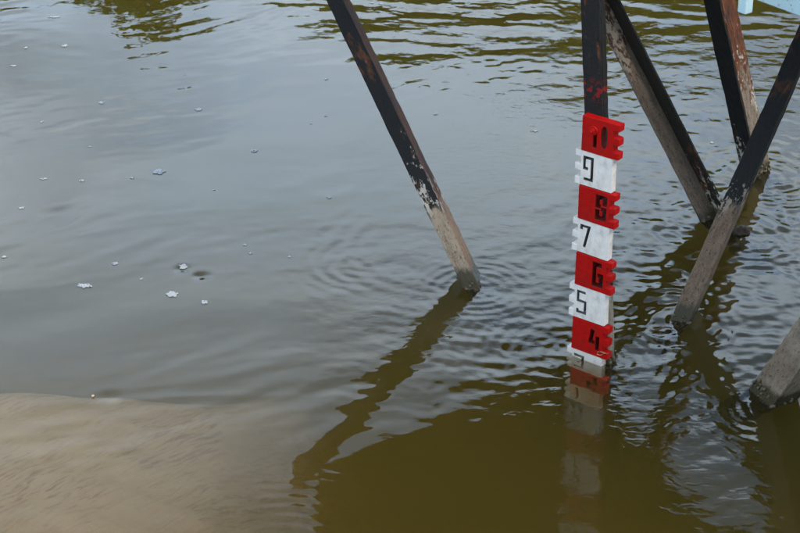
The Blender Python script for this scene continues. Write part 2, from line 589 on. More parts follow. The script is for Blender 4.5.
sand = t.mix(t.math('MULTIPLY', f, 0.8), sand, (0.24, 0.12, 0.085))
grass = t.mix(t.noise(co, 3, 5), (0.045, 0.075, 0.018), (0.09, 0.11, 0.03))
zz = t.math('ADD', z, t.math('MULTIPLY', t.noise(co, 2.0, 3), 0.3))
col = t.mix(t.maprange(zz, 0.25, 0.45), sand, grass)
t.principled(col, 0.9, t.bump(t.noise(co, 40, 4), 0.6, 0.01), 0.2)
tag(link_me("ground", me, t.m, None, True), "river bed with pale sand bar and grassy banks", None, None, "structure")

# ------------------------------------------------------------------ steel angle members
def angle_basis(p, d, phi, convex, flip=False):
    w = (p - Vector((0, 0, CAM_H))).normalized()         # away from the camera
    lat = w.cross(d).normalized()                         # sideways in the picture
    if lat.x < 0: lat = -lat
    away = (w - d * w.dot(d)).normalized()
    s = 1 if convex else -1
    left = (-math.cos(phi) * lat + s * math.sin(phi) * away).normalized()
    right = (math.sin(phi) * lat + s * math.cos(phi) * away).normalized()
    return left, right

def flange_mesh(length, width, thick, side_dir, thick_dir, off, seed, rough=0.0016):
    """a long strip in local axes: z runs along the member"""
    seg = max(24, int(length / 0.018))
    nw = 5
    bm = bmesh.new()
    rows = []
    for k in range(seg + 1):
        zc = length * k / seg
        ring = []
        prof = []
        for i in range(nw + 1): prof.append((width * i / nw, 0.0))
        for i in range(nw, -1, -1): prof.append((width * i / nw, thick))
        for (a, b) in prof:
            q = side_dir * a + thick_dir * b + off
            q = Vector((q.x, q.y, zc))
            nz = mnoise.noise_vector(Vector((q.x * 18, q.y * 18, zc * 14 + seed * 9.7)))
            nz2 = mnoise.noise_vector(Vector((q.x * 70, q.y * 70, zc * 60 + seed * 3.1)))
            q += Vector((nz.x, nz.y, 0)) * rough + Vector((nz2.x, nz2.y, 0)) * rough * 0.9
            ring.append(bm.verts.new(q))
        rows.append(ring)
    n = len(rows[0])
    for a, b in zip(rows[:-1], rows[1:]):
        for i in range(n):
            j = (i + 1) % n
            bm.faces.new((a[i], a[j], b[j], b[i]))
    bm.faces.new(rows[0][::-1])
    bm.faces.new(rows[-1])
    bmesh.ops.recalc_face_normals(bm, faces=bm.faces)
    return bm

def member(name, label, cat, P0, D, z_top, w_left, w_right, thick, mat_l, mat_r, phi, convex, corner_shift=0.0,
           z_bot=-0.55, group=None, seed=1, crust=True, basis=None, closed=False):
    """angle iron standing in the water at P0, direction D"""
    D = D.normalized()
    left, right = basis if basis else angle_basis(P0, D, phi, convex)
    left = (left - D * left.dot(D)).normalized()
    right = (right - D * right.dot(D) - left * right.dot(left)).normalized()
    w = (P0 - Vector((0, 0, CAM_H))).normalized()
    lat = w.cross(D).normalized()
    if lat.x < 0: lat = -lat
    P0 = P0 + lat * corner_shift
    bot = P0 + D * (z_bot / D.z)
    length = (z_top - z_bot) / D.z
    # local frame: z along member, x = left flange
    zx = D.cross(left)
    R = Matrix((left, zx, D)).transposed()
    root = empty(name, bot, label, cat, group, R.to_euler())
    Ri = R.transposed()
    ll = Ri @ left
    lr = Ri @ right
    L = link_bm("flange", flange_mesh(length, w_left, thick, ll, lr, Vector((0, 0, 0)), seed), mat_l, root)
    Rr = link_bm("flange", flange_mesh(length, w_right - thick - 0.0005, thick, lr, ll, lr * (thick + 0.0005), seed + 7), mat_r, root)
    sides = [L, Rr]
    if closed:      # the two far faces of a box-shaped member
        e = 0.0005
        sides.append(link_bm("flange", flange_mesh(length, w_right - thick - e, thick, lr, -ll, lr * (thick + e) + ll * w_left, seed + 11), mat_l, root))
        sides.append(link_bm("flange", flange_mesh(length, w_left - 2 * thick - 4 * e, thick, ll, -lr, ll * (thick + 2 * e) + lr * w_right, seed + 17), mat_r, root))
    for o in sides:
        b = o.modifiers.new("edge", 'BEVEL')
        b.width = min(0.0018, thick * 0.3)
        b.segments = 2
        b.limit_method = 'ANGLE'
        b.angle_limit = math.radians(50)
    if crust:
        # knobbly growth that clings to the steel just at the waterline
        bm = bmesh.new()
        q = random.Random(seed * 13)
        zl = -z_bot / D.z
        for _ in range(46):
            if q.random() < w_left / (w_left + w_right):
                a = q.random() * w_left; base = ll * a - lr * 0.0005 if convex or q.random() < .5 else ll * a + lr * (thick)
            else:
                a = q.random() * w_right; base = lr * a - ll * 0.0005 if convex or q.random() < .5 else lr * a + ll * (thick)
            c = Vector((base.x, base.y, zl + q.uniform(-0.030, 0.022)))
            r = q.uniform(0.0025, 0.0065)
            mtx = Matrix.Translation(c) @ Matrix.Diagonal((1, 1, q.uniform(0.7, 1.6), 1))
            res = bmesh.ops.create_icosphere(bm, subdivisions=1, radius=r, matrix=mtx)
            for vv in res['verts']:
                vv.co += mnoise.noise_vector(vv.co * 300) * r * 0.5
        link_bm("algae_crust", bm, M_CRUST, root, True)
    return root

t = NT("algae_crust")
co = obj_co(t)
t.principled(t.mix(t.noise(co, 160, 3), (0.035, 0.030, 0.016), (0.16, 0.12, 0.07)), 0.55, t.bump(t.noise(co, 400, 3), 0.6, 0.002), 0.4)
M_CRUST = t.m

DECK_Z = 1.10
# left stay
p, d = solve_direction(476, 290, 338, 0, 345, 440)
m1 = weathered_steel("tarred_steel_left_stay", 0.21, 0.16, rust_amt=0.35, seed=1, silt=(0.32, 0.24, 0.165), wet_to=0.055)
m1b = weathered_steel("rusty_steel_left_stay", 0.20, 0.14, base=(0.030, 0.017, 0.012), rust_amt=1.7, seed=2, silt=(0.30, 0.17, 0.10), wet_to=0.05)
member("steel_stay", "leaning steel angle on the left, black paint flaking to beige, alone in open water", "steel beam",
       p, d, DECK_Z - 0.012, 0.045, 0.100, 0.008, m1, m1b, math.radians(11.5), True, 0.012, closed=True, group="slanting steel beams of the jetty", seed=1)
B1 = (p, d)
# stay right of the gauge post: inner side of the angle is seen
p, d = solve_direction(716, 216, 606, 0, 662, 275)
m3 = weathered_steel("silted_steel_middle_stay", 0.50, 0.42, rust_amt=2.4, base=(0.03, 0.016, 0.012), seed=3, silt=(0.17, 0.120, 0.082), pale=(0.30, 0.24, 0.18), rust=(0.095, 0.040, 0.024), wet_to=0.03)
m3b = weathered_steel("shaded_steel_middle_stay", 0.02, 0.10, base=(0.016, 0.013, 0.009), rust_amt=0.1, seed=4, silt=(0.10, 0.085, 0.05), wet_to=0.03)  # shadow on this inner flange is put into its dark base colour
member("steel_stay", "leaning steel angle right of the gauge post, hollow side showing a brown inner face", "steel beam",
       p, d, DECK_Z - 0.012, 0.068, 0.062, 0.008, m3, m3b, math.radians(37), False, 0.002, group="slanting steel beams of the jetty", seed=3)
# rear steep leg
p, d = solve_direction(760, 176, 722, 0, 700, 345)
m4 = weathered_steel("dark_steel_rear_leg", 0.05, 0.1, rust_amt=0.15, seed=5, wet_to=0.03)  # black face with hardly any rust patches
m4b = weathered_steel("flaking_steel_rear_leg", 0.30, 0.5, base=(0.030, 0.020, 0.017), rust_amt=1.9, seed=6, silt=(0.20, 0.145, 0.10), wet_to=0.04)
member("steel_strut", "farthest steep steel strut at upper right, one face black, the other rusty and flaking", "steel beam",
       p, d, DECK_Z - 0.012, 0.066, 0.072, 0.008, m4, m4b, math.radians(42), True, -0.008, group="slanting steel beams of the jetty", seed=5)
# brace leaning to the right
p, d = solve_direction(680, 322, 792, 66, 712, 385)
m5 = weathered_steel("tarred_steel_brace", 0.30, 0.10, rust_amt=0.4, seed=8, silt=(0.20, 0.130, 0.085), pale=(0.30, 0.24, 0.18), rust=(0.12, 0.048, 0.026), wet_to=0.045)
member("steel_brace", "long steel brace leaning right across the two beams behind it, black above and reddish below", "steel beam",
       p, d, DECK_Z - 0.012, 0.052, 0.070, 0.008, m5, m5, math.radians(8), True, 0.024, closed=True, group="slanting steel beams of the jetty", seed=8)
B5 = (p, d)
# foreground pile at the right edge
p, d = solve_direction(768, 406, 817, 339, 800, 560)
m6 = weathered_steel("silted_pile", 0.62, 0.3, rust=(0.11, 0.062, 0.036), rust_amt=0.7, seed=9, silt=(0.235, 0.178, 0.125), pale=(0.36, 0.32, 0.27), wet_to=0.05)
member("steel_pile", "thick silt-coated beam end rising from the water at the lower right picture edge", "steel beam",
       p, d, DECK_Z - 0.012, 0.090, 0.086, 0.012, m6, m6, math.radians(30), True, 0.010, group="slanting steel beams of the jetty", seed=9)

# ------------------------------------------------------------------ gauge post and gauge
YAW = math.radians(-38.0)
GX = Vector((math.cos(YAW), math.sin(YAW), 0))     # along the face, to the right and nearer
GN = Vector((GX.y, -GX.x, 0))                       # out of the face, towards the camera
if GN.y > 0: GN = -GN
BODY = 0.098
tip = onz(576, 352)                                  # lower left of the gauge body at the waterline
g_origin = Vector((tip.x, tip.y, 0))
Z3TOP = 0.026                                        # top of the third decimetre above today's level

mp = weathered_steel("tarred_steel_post", 0.20, 0.10, rust_amt=0.10, seed=12, silt=(0.26, 0.22, 0.16), red_patch=0.79, wet_to=0.03)
post_p0 = g_origin + GX * 0.108 - GN * 0.0005
post_d = (Vector((0, 0, 1)) - GX * 0.088).normalized()
post = member("gauge_post", "upright black steel post that carries the red and white water gauge", "steel post",
              post_p0, post_d, DECK_Z - 0.012, 0.056, 0.030, 0.007, mp, mp, 0, True, 0.0, seed=12,
              basis=(-GX, -GN), z_bot=-0.9)

M_RED = paint("red_gauge_paint", (0.42, 0.004, 0.003), dirt=(0.16, 0.012, 0.008), chip=(0.18, 0.02, 0.015), dirt_amt=0.85, rough=0.45)
M_WHITE = paint("white_gauge_paint", (0.76, 0.69, 0.63), dirt=(0.42, 0.37, 0.30), chip=(0.40, 0.33, 0.27), dirt_amt=0.5, rough=0.40)

M_CUT_RED = paint("shaded_red_cut_edge", (0.16, 0.010, 0.008), dirt=(0.06, 0.02, 0.015), dirt_amt=0.8, rough=0.6)  # walls of the cut-out numbers: shade of the holes is painted in
M_CUT_WHITE = paint("shaded_white_cut_edge", (0.17, 0.155, 0.14), dirt=(0.05, 0.04, 0.035), dirt_amt=0.9, rough=0.6)  # dark wall colour stands in for shade inside the white plates' numbers

def stroke(pts, w):
    """closed outline of a polyline stroke of width w with mitred corners"""
    P = [Vector(p) for p in pts]
    L, R = [], []
    for i, p in enumerate(P):
        if i == 0:
            dd = (P[1] - P[0]).normalized(); n = Vector((-dd.y, dd.x)); m = n; s = 1
        elif i == len(P) - 1:
            dd = (P[-1] - P[-2]).normalized(); n = Vector((-dd.y, dd.x)); m = n; s = 1
        else:
            d0 = (P[i] - P[i - 1]).normalized(); d1 = (P[i + 1] - P[i]).normalized()
            n0 = Vector((-d0.y, d0.x)); n1 = Vector((-d1.y, d1.x))
            m = (n0 + n1).normalized(); s = 1 / max(0.4, m.dot(n0))
        L.append(p + m * s * w / 2)
        R.append(p - m * s * w / 2)
    return [(q.x, q.y) for q in L + R[::-1]]

def digit_holes(n, x0, w, y0, h, sw):
    def S(pts): return stroke([(x0 + a * w, y0 + b * h) for a, b in pts], sw)
    if n == 9: return [S([(0, 0), (1, 0), (1, 1), (0, 1), (0, .5), (.50, .5)])]
    if n == 7: return [S([(0, .82), (0, 1), (1, 1), (.45, 0)])]
    if n == 5: return [S([(1, 1), (0, 1), (0, .55), (1, .55), (1, 0), (0, 0), (0, .14)])]
    if n == 6: return [S([(1, 1), (0, 1), (0, 0), (1, 0), (1, .48), (.48, .48)])]
    if n == 4: return [S([(.28, 1), (0, .36), (.62, .36)]), S([(1, .72), (1, 0)])]
    if n == 2: return [S([(0, 1), (1, 1), (1, .52), (0, .52), (0, 0), (1, 0)])]
    if n == 1: return [S([(.5, 1), (.5, 0)])]
    if n == 8: return [S([(.45, .56), (0, .56), (0, 1), (1, 1), (1, .62)]), S([(.55, .44), (1, .44), (1, 0), (0, 0), (0, .38)])]
    if n == 3:
        g = sw / 2
        pts = [(-g, 0 - g), (w + g, -g), (w + g, h + g), (-g, h + g), (-g, h - g), (w - g, h - g),
               (w - g, h * .5 + g), (w * .3, h * .5 + g), (w * .3, h * .5 - g), (w - g, h * .5 - g), (w - g, g), (-g, g)]
        return [[(x0 + a, y0 + b) for a, b in pts]]
    if n == 10:
        one = S([(0.0, 0.55), (0.0, -0.05)])
        cx, rx, ry, cy = x0 + w * 1.0, 0.0095, 0.031, y0 + h * 0.52
        oval = []
        for i in range(20):
            a = 2 * math.pi * i / 20
            oval.append((cx + rx * math.copysign(abs(math.cos(a)) ** 0.75, math.cos(a)), cy + ry * math.copysign(abs(math.sin(a)) ** 0.85, math.sin(a))))
        return [one, oval]
    return []

def area(poly):
    return 0.5 * sum(poly[i][0] * poly[(i + 1) % len(poly)][1] - poly[(i + 1) % len(poly)][0] * poly[i][1] for i in range(len(poly)))

def plate_bm(outline, holes, thick):
    """flat cast plate in the xz plane, front face at y = -thick"""
    if area(outline) < 0: outline = outline[::-1]
    holes = [h if area(h) < 0 else h[::-1] for h in holes]
    loops = [outline] + holes
    flat = [p for lp in loops for p in lp]
    tris = tessellate_polygon([[Vector((x, y, 0)) for x, y in lp] for lp in loops])
    bm = bmesh.new()
    fr = [bm.verts.new((x, -thick, y)) for x, y in flat]
    bk = [bm.verts.new((x, 0, y)) for x, y in flat]
    for a, b, c in tris:
        try:
            bm.faces.new((fr[a], fr[b], fr[c]))
            bm.faces.new((bk[c], bk[b], bk[a]))
        except ValueError:
            pass
    i0 = 0
    for li, lp in enumerate(loops):
        n = len(lp)
        for i in range(n):
            j = (i + 1) % n
            fw = bm.faces.new((fr[i0 + i], fr[i0 + j], bk[i0 + j], bk[i0 + i]))
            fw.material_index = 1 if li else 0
        i0 += n
    bmesh.ops.recalc_face_normals(bm, faces=bm.faces)
    return bm

def jitter(poly, amt, q):
    return [(x + q.uniform(-amt, amt), y + q.uniform(-amt, amt)) for x, y in poly]

def gauge_outline(red, q):
    TAB = 0.0165
    H = 0.0985
    e = [0.0, 0.020, 0.040, 0.060, 0.080, H]
    lean = 0.0
    if red:
        pts = [(0, 0), (BODY + TAB, 0), (BODY + TAB, e[1]), (BODY, e[1]), (BODY, e[2]), (BODY + TAB, e[2]), (BODY + TAB, e[3]),
               (BODY, e[3]), (BODY, e[4]), (BODY + TAB, e[4]), (BODY + TAB, H), (0, H)]
    else:
        pts = [(0, 0), (BODY, 0), (BODY, H), (-TAB, H), (-TAB, e[4]), (0, e[4]), (0, e[3]), (-TAB, e[3]), (-TAB, e[2]), (0, e[2]),
               (0, e[1]), (-TAB, e[1]), (-TAB, 0)]
    return jitter(pts, 0.0009, q)

gauge = empty("water_gauge", (g_origin.x, g_origin.y, 0),
              "red and white river level gauge with cut-out numbers bolted to the post", "water gauge", None, (0, 0, YAW))
for n in range(10, 0, -1):
    red = n % 2 == 0
    q = random.Random(n)
    if n == 10:
        holes = digit_holes(10, 0.041, 0.028, 0.020, 0.062, 0.0105)
    elif red:
        holes = digit_holes(n, 0.060, 0.022, 0.020, 0.060, 0.0125)
    else:
        holes = digit_holes(n, 0.012, 0.024, 0.019, 0.062, 0.0074)
    holes = [jitter(h, 0.0004, q) for h in holes]
    bm = plate_bm(gauge_outline(red, q), holes, 0.024 if red else 0.022)
    o = link_bm("decimetre_plate", bm, M_RED if red else M_WHITE, gauge)
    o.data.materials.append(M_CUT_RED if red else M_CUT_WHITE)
    o.location = (q.uniform(-0.0006, 0.0006), -0.0006, Z3TOP + (n - 4) * 0.1)
    o["label"] = f"{'red' if red else 'white'} plate with the number {n}"
    b = o.modifiers.new("edge", 'BEVEL')
    b.width = 0.0013
    b.segments = 2
    b.limit_method = 'ANGLE'
    b.angle_limit = math.radians(40)
    if n == 10:
        # bolt with washer, painted over in red
        bm = bmesh.new()
        bmesh.ops.create_cone(bm, cap_ends=True, segments=24, radius1=0.0135, radius2=0.0120, depth=0.003,
                              matrix=Matrix.Translation((0, -0.0015, 0)) @ Matrix.Rotation(math.pi / 2, 4, 'X'))
        bmesh.ops.create_cone(bm, cap_ends=True, segments=6, radius1=0.0085, radius2=0.0078, depth=0.008,
                              matrix=Matrix.Translation((0, -0.0072, 0)) @ Matrix.Rotation(math.pi / 2, 4, 'X'))
        bmesh.ops.create_cone(bm, cap_ends=True, segments=12, radius1=0.0045, radius2=0.0036, depth=0.006,
                              matrix=Matrix.Translation((0, -0.0142, 0)) @ Matrix.Rotation(math.pi / 2, 4, 'X'))
        bo = link_bm("bolt", bm, M_RED, o)
        bo.location = (0.036, -0.0242, 0.064)
# wisp of dry weed caught on the lowest teeth
bm = bmesh.new()
q = random.Random(4)
def add_tube(bm, pts, r, n=5):
    rings = []
    for i, p in enumerate(pts):
        a = pts[max(0, i - 1)]; b = pts[min(len(pts) - 1, i + 1)]
        dd = (b - a).normalized()
        u = dd.orthogonal().normalized(); v = dd.cross(u)
        rings.append([bm.verts.new(p + (u * math.cos(2 * math.pi * k / n) + v * math.sin(2 * math.pi * k / n)) * r * (1 - 0.5 * i / len(pts))) for k in range(n)])
    for a, b in zip(rings[:-1], rings[1:]):
        for k in range(n): bm.faces.new((a[k], a[(k + 1) % n], b[(k + 1) % n], b[k]))
    bm.faces.new(rings[0][::-1]); bm.faces.new(rings[-1])
w0 = g_origin + GX * 0.086 + GN * 0.028
for s in range(2):
    pts = []
    for i in range(8):
        f = i / 7
        pts.append(w0 + GX * (f * (0.036 - 0.012 * s)) + Vector((0, 0, 0.044 + 0.010 * f + 0.003 * math.sin(6 * f + 2 * s) - 0.008 * s)) + GN * (0.002 * math.sin(7 * f + s)))
    add_tube(bm, pts, 0.0011)
t = NT("dry_weed"); t.principled((0.36, 0.27, 0.16), 0.8)
tag(link_bm("weed_stalk", bm, t.m, None, True), "dry beige weed stalks caught on the lowest red teeth of the gauge", "weed")

# ------------------------------------------------------------------ platform overhead (seen mirrored in the water)
A = mirrored(318, 472, DECK_Z)
B = mirrored(588, 346, DECK_Z)
C = mirrored(645, 445, DECK_Z)
Dp = mirrored(722, 536, DECK_Z)
b0, b1_ = onz(752, -1, DECK_Z), onz(800, 17, DECK_Z)
bd = (b1_ - b0).normalized()
Epts = [(A.x, A.y), (B.x, B.y), (C.x, C.y), (Dp.x, Dp.y), (2.6, 5.0), (2.6, 2.6)]
far_r = b0 + bd * 1.75
poly = Epts + [(far_r.x + 0.03, far_r.y), (b0.x + 0.02, b0.y + 0.02), (b0.x - 0.10, 4.74), (A.x + 0.02, 4.74)]

platform = empty("jetty_platform", (0.6, 5.2, DECK_Z), "timber jetty platform above the frame, seen only as a dark reflection", "jetty")
t = NT("weathered_timber")
co = obj_co(t)
gr = t.noise(t.mapping(co, (1, 14, 14)), 5, 5, 0.6)
t.principled(t.mix(gr, (0.045, 0.032, 0.022), (0.12, 0.09, 0.06)), 0.8, t.bump(gr, 0.5, 0.003), 0.3)
M_TIMBER = t.m
t = NT("pale_blue_paint")
co = obj_co(t)
n1 = t.noise(co, 14, 5, 0.65)
n2 = t.noise(co, 90, 4, 0.65)
c = t.mix(n1, (0.36, 0.50, 0.53), (0.46, 0.59, 0.61))
c = t.mix(t.ramp(n2, [(0.62, 0.0), (0.66, 1.0)]), c, (0.34, 0.22, 0.15))
t.principled(c, 0.5, t.bump(n2, 0.4, 0.002), 0.4)
M_BLUE = t.m

def box_bm(sx, sy, sz, jit=0.0, q=random):
    bm = bmesh.new()
    bmesh.ops.create_cube(bm, size=1.0)
    for v in bm.verts:
        v.co = Vector((v.co.x * sx, v.co.y * sy, v.co.z * sz))
        if jit: v.co += Vector((q.uniform(-jit, jit), q.uniform(-jit, jit), q.uniform(-jit, jit)))
    return bm

def bar(name, a, b, wdt, hgt, mat, parent, bev=0.003, up=Vector((0, 0, 1))):
    """box from a to b, given in world space, hung under parent (unrotated empty)"""
    a, b = Vector(a), Vector(b)
    dd = (b - a)
    L = dd.length
    dd.normalize()
    side = up.cross(dd).normalized()
    u = dd.cross(side)
    R = Matrix((dd, side, u)).transposed()
    o = link_bm(name, box_bm(L, wdt, hgt), mat, parent)
    off = parent.location if parent else Vector((0, 0, 0))
    o.location = (a + b) / 2 - off
    o.rotation_euler = R.to_euler()
    if bev:
        m = o.modifiers.new("edge", 'BEVEL'); m.width = bev; m.segments = 1
    return o

def cuts(poly, v):
    xs_ = []
    n = len(poly)
    for i in range(n):
        (x0, y0), (x1, y1) = poly[i], poly[(i + 1) % n]
        if (y0 - v) * (y1 - v) < 0:
            xs_.append(x0 + (v - y0) * (x1 - x0) / (y1 - y0))
    return sorted(xs_)

# planks run along the slanting far edge; each is sawn off flush with the outline
ang = math.atan2(B.y - A.y, B.x - A.x)
ca, sa = math.cos(ang), math.sin(ang)
rp = [((x - A.x) * ca + (y - A.y) * sa, -(x - A.x) * sa + (y - A.y) * ca) for x, y in poly]
vmin, vmax = min(p[1] for p in rp), max(p[1] for p in rp)
PW = 0.098
qd = random.Random(3)
v = vmax
while v > vmin:
    va, vb = v - 0.0035, v - PW + 0.0035
    c0, c1 = cuts(rp, va - 0.0005), cuts(rp, vb)
    if len(c0) == len(c1) and len(c0) >= 2:
        for k in range(0, len(c0), 2):
            quad = [(c0[k], va), (c0[k + 1], va), (c1[k + 1], vb), (c1[k], vb)]
            bm = bmesh.new()
            rings_ = []
            dz = qd.uniform(-0.002, 0.002)
            for zz_ in (0.002 + dz, 0.036 + dz):
                rings_.append([bm.verts.new((A.x + x * ca - y * sa - platform.location.x, A.y + x * sa + y * ca - platform.location.y, zz_)) for x, y in quad])
            bm.faces.new(rings_[0]); bm.faces.new(rings_[1][::-1])
            for i in range(4):
                bm.faces.new((rings_[0][i], rings_[1][i], rings_[1][(i + 1) % 4], rings_[0][(i + 1) % 4]))
            bmesh.ops.recalc_face_normals(bm, faces=bm.faces)
            link_bm("plank", bm, M_TIMBER, platform)
    v -= PW

# pale blue board and post of the platform at the top right corner of the picture
blue = empty("blue_guard_board", (b0.x, b0.y, DECK_Z), "pale blue painted board edge at the top right corner", "board")
nb = Vector((-bd.y, bd.x, 0))
if nb.y < 0: nb = -nb
bar("board", b0 + bd * 0.0 + nb * 0.014 + Vector((0, 0, 0.07)), b0 + bd * 1.2 + nb * 0.014 + Vector((0, 0, 0.07)), 0.028, 0.14, M_BLUE, blue, 0.003)
pb = onz(745.5, 14, DECK_Z + 0.0)
bp = empty("blue_post_end", (pb.x, pb.y, pb.z), "short pale blue painted post end hanging beside the blue board", "post")
o = link_bm("post", box_bm(0.026, 0.026, 0.32), M_BLUE, bp)
o.location = (0, 0.01, 0.16)
o.rotation_euler = (0, 0, YAW - 0.25)
m = o.modifiers.new("edge", 'BEVEL'); m.width = 0.003; m.segments = 2

# ------------------------------------------------------------------ stub beside the brace
p = onz(741, 232)
stub = empty("steel_stub", (p.x, p.y, 0), "small rusty stub just breaking the surface behind the reddish brace", "steel stub")
bm = bmesh.new()
bmesh.ops.create_icosphere(bm, subdivisions=3, radius=1.0)
for v in bm.verts:
    nz = mnoise.noise(v.co * 2.2 + Vector((3, 1, 5)))
    v.co = Vector((v.co.x * 0.028, v.co.y * 0.022, v.co.z * 0.026)) * (1 + 0.45 * nz)
s_o = link_bm("stub_end", bm, weathered_steel("rusty_stub", 0.5, 0.1, rust_amt=1.0, silt=(0.05, 0.025, 0.016), pale=(0.10, 0.06, 0.04), seed=20, wet_to=0.004), stub, True)
s_o.location = (0, 0, -0.006)
# short twig of driftwood beside the brace foot
p = onz(663, 331)
bm = bmesh.new()
add_tube(bm, [Vector((-0.030, -0.004, 0.000)), Vector((-0.012, 0.0, 0.004)), Vector((0.006, 0.005, 0.008)), Vector((0.026, 0.008, 0.003))], 0.0035, 7)
t = NT("driftwood"); t.principled(t.mix(t.noise(obj_co(t), 120, 4), (0.05, 0.03, 0.02), (0.14, 0.09, 0.06)), 0.8)
o = link_bm("driftwood_twig", bm, t.m, None, True)
o.location = (p.x, p.y, 0.002)
tag(o, "small dark twig floating against the foot of the reddish brace", "twig")

# ------------------------------------------------------------------ foam flecks
t = NT("river_foam")
co = obj_co(t)
vo = t.n.new("ShaderNodeTexVoronoi"); vo.inputs["Scale"].default_value = 420
t.link(co, vo.inputs["Vector"])
p_ = t.principled((0.31, 0.32, 0.33), 0.35, t.bump(vo.outputs["Distance"], 0.6, 0.001), 0.5)
p_.inputs["Subsurface Weight"].default_value = 0.15
p_.inputs["Subsurface Radius"].default_value = (0.003, 0.003, 0.003)
M_FOAM = t.m

def foam(u, v, w, h, label, seed):
    """raft of small bubbles, w x h pixels across in the photograph"""
    p = onz(u, v)
    depth = p.y * CP + CAM_H * SP
    sx = w / FPX * depth / 2
    sy = h / FPX * depth / 2 / SP
    q = random.Random(seed)
    bm = bmesh.new()
    n = max(7, min(90, int(w * h * 1.1)))
    for i in range(n):
        a = q.uniform(0, 6.283)
        rr = math.sqrt(q.random())
        wob = 0.75 + 0.35 * math.sin(3 * a + seed) * math.sin(2 * a + 1.3 * seed)
        x, y = rr * math.cos(a) * sx * wob, rr * math.sin(a) * sy * wob
        r = q.uniform(0.16, 0.30) * min(sx, sy) * (1.1 - 0.5 * rr) + 0.0009
        bmesh.ops.create_icosphere(bm, subdivisions=1 if n > 20 else 2, radius=r, matrix=Matrix.Translation((x, y, r * 0.15)) @ Matrix.Diagonal((1, 1, 0.7, 1)))
    o = link_bm("foam_fleck", bm, M_FOAM, None, True)
    o.location = (p.x, p.y, float(waves(np.array([[p.x]]), np.array([[p.y]]))[0, 0]) + 0.0006)
    tag(o, label, "foam", "flecks of foam drifting on the river")

FOAM = [
    (158, 172, 14, 6, "largest ragged foam raft in the upper left water, well above the pair of specks"),
    (83.5, 286, 17, 4.5, "long thin foam fleck at far left, left of the round bubble cluster"),
    (171.5, 295, 13, 6, "bubbly foam fleck just below the whirl dimple in calm water"),
    (183, 267, 9, 6, "foam fleck sitting on the dark edge of a small whirl"),
    (204, 303, 8, 4, "small oval foam fleck right of the bubbly fleck, lowest of its cluster"),
    (198.5, 110, 8, 4, "lone foam fleck in the bright water straight below the leafy tree reflection"),
    (65, 46, 8, 3.5, "foam fleck at upper left, lower of the pair under the pale streak"),
    (55, 17.5, 14, 2.6, "thin pale foam streak near the top left corner, left of the tree reflection"),
    (14, 66, 8, 3, "faint foam fleck near the left edge in bluish water"),
    (26, 48, 5, 2.6, "tiny foam speck left of the brighter fleck under the pale streak"),
    (44, 179, 8, 2.6, "flat foam fleck, left one of three in a row below the largest raft"),
    (82, 181, 6, 3.2, "slanted foam fleck, middle one of three in a row below the largest raft"),
    (132, 178, 5, 2.4, "tiny foam speck just left below the largest ragged raft"),
    (21.5, 208, 8, 2.8, "oval foam fleck near the left edge, below the row of three"),
    (4, 257, 6, 2.4, "foam speck cut close by the left picture edge"),
    (115, 263.5, 7, 4, "foam fleck midway between the long thin fleck and the whirl"),
    (101, 103, 7, 2.8, "foam fleck at the left, level with the lone bright fleck below the trees"),
    (254, 151, 9, 3.6, "ring-shaped foam fleck in open water between the raft and the left beam"),
    (42, 122, 4, 2.2, "tiny foam speck alone on the grey water at the left"),
    (244.5, 245, 5, 3, "upper speck of a close pair right of the whirl"),
    (250, 253.5, 3.5, 2, "lower speck of a close pair right of the whirl"),
    (289, 257, 4, 2, "lone foam speck between the close pair and the ring ripples"),
    (214, 190, 4, 2, "tiny foam speck right of the largest raft, far from any other"),
    (141, 279, 4, 2.2, "tiny foam speck between the long thin fleck and the bubbly fleck"),
    (90, 147, 3, 1.8, "tiny foam speck above the row of three flecks"),
    (317, 30, 5, 2, "tiny foam speck against the green reflection left of the beam top"),
    (326, 79.5, 5, 2, "tiny foam speck just left of the leaning beam, high up"),
    (311, 124, 3.5, 2, "lower foam speck of two left of the leaning beam"),
    (326, 116, 3.5, 2, "upper foam speck of two left of the leaning beam"),
    (330, 198, 6, 2.6, "faint foam fleck left of the leaning beam above the ring ripples"),
    (436, 114, 6, 3, "faint ring of foam right of the leaning beam in bright water"),
    (535, 131, 8, 3.2, "foam fleck left of the top red plate of the gauge"),
    (712, 143, 5, 2.4, "foam speck between the hollow beam and the rear leg"),
    (372, 3, 6, 2, "foam speck at the top edge right of the leaning beam"),
    (381, 4, 5, 2, "right-hand foam speck of two at the top edge beside the leaning beam"),
]
for i, f_ in enumerate(FOAM):
    foam(*f_, seed=i + 1)
# a tiny brown leaf on the shear line
p = onz(93, 397)
bm = bmesh.new()
pts = [(0.0, -0.006), (0.004, -0.002), (0.004, 0.003), (0, 0.007), (-0.004, 0.003), (-0.0035, -0.002)]
top = [bm.verts.new((x, y, 0.0035 + abs(x) * 0.5)) for x, y in pts]
bt = [bm.verts.new((x, y, 0.0028 + abs(x) * 0.5)) for x, y in pts]
bm.faces.new(top); bm.faces.new(bt[::-1])
for i in range(6): bm.faces.new((top[i], bt[i], bt[(i + 1) % 6], top[(i + 1) % 6]))
t = NT("leaf_brown"); t.principled((0.45, 0.28, 0.18), 0.7)
o = link_bm("fallen_leaf", bm, t.m)
o.location = (p.x, p.y, 0.0)
tag(o, "tiny orange-brown leaf floating at the edge of the sand bar", "leaf")

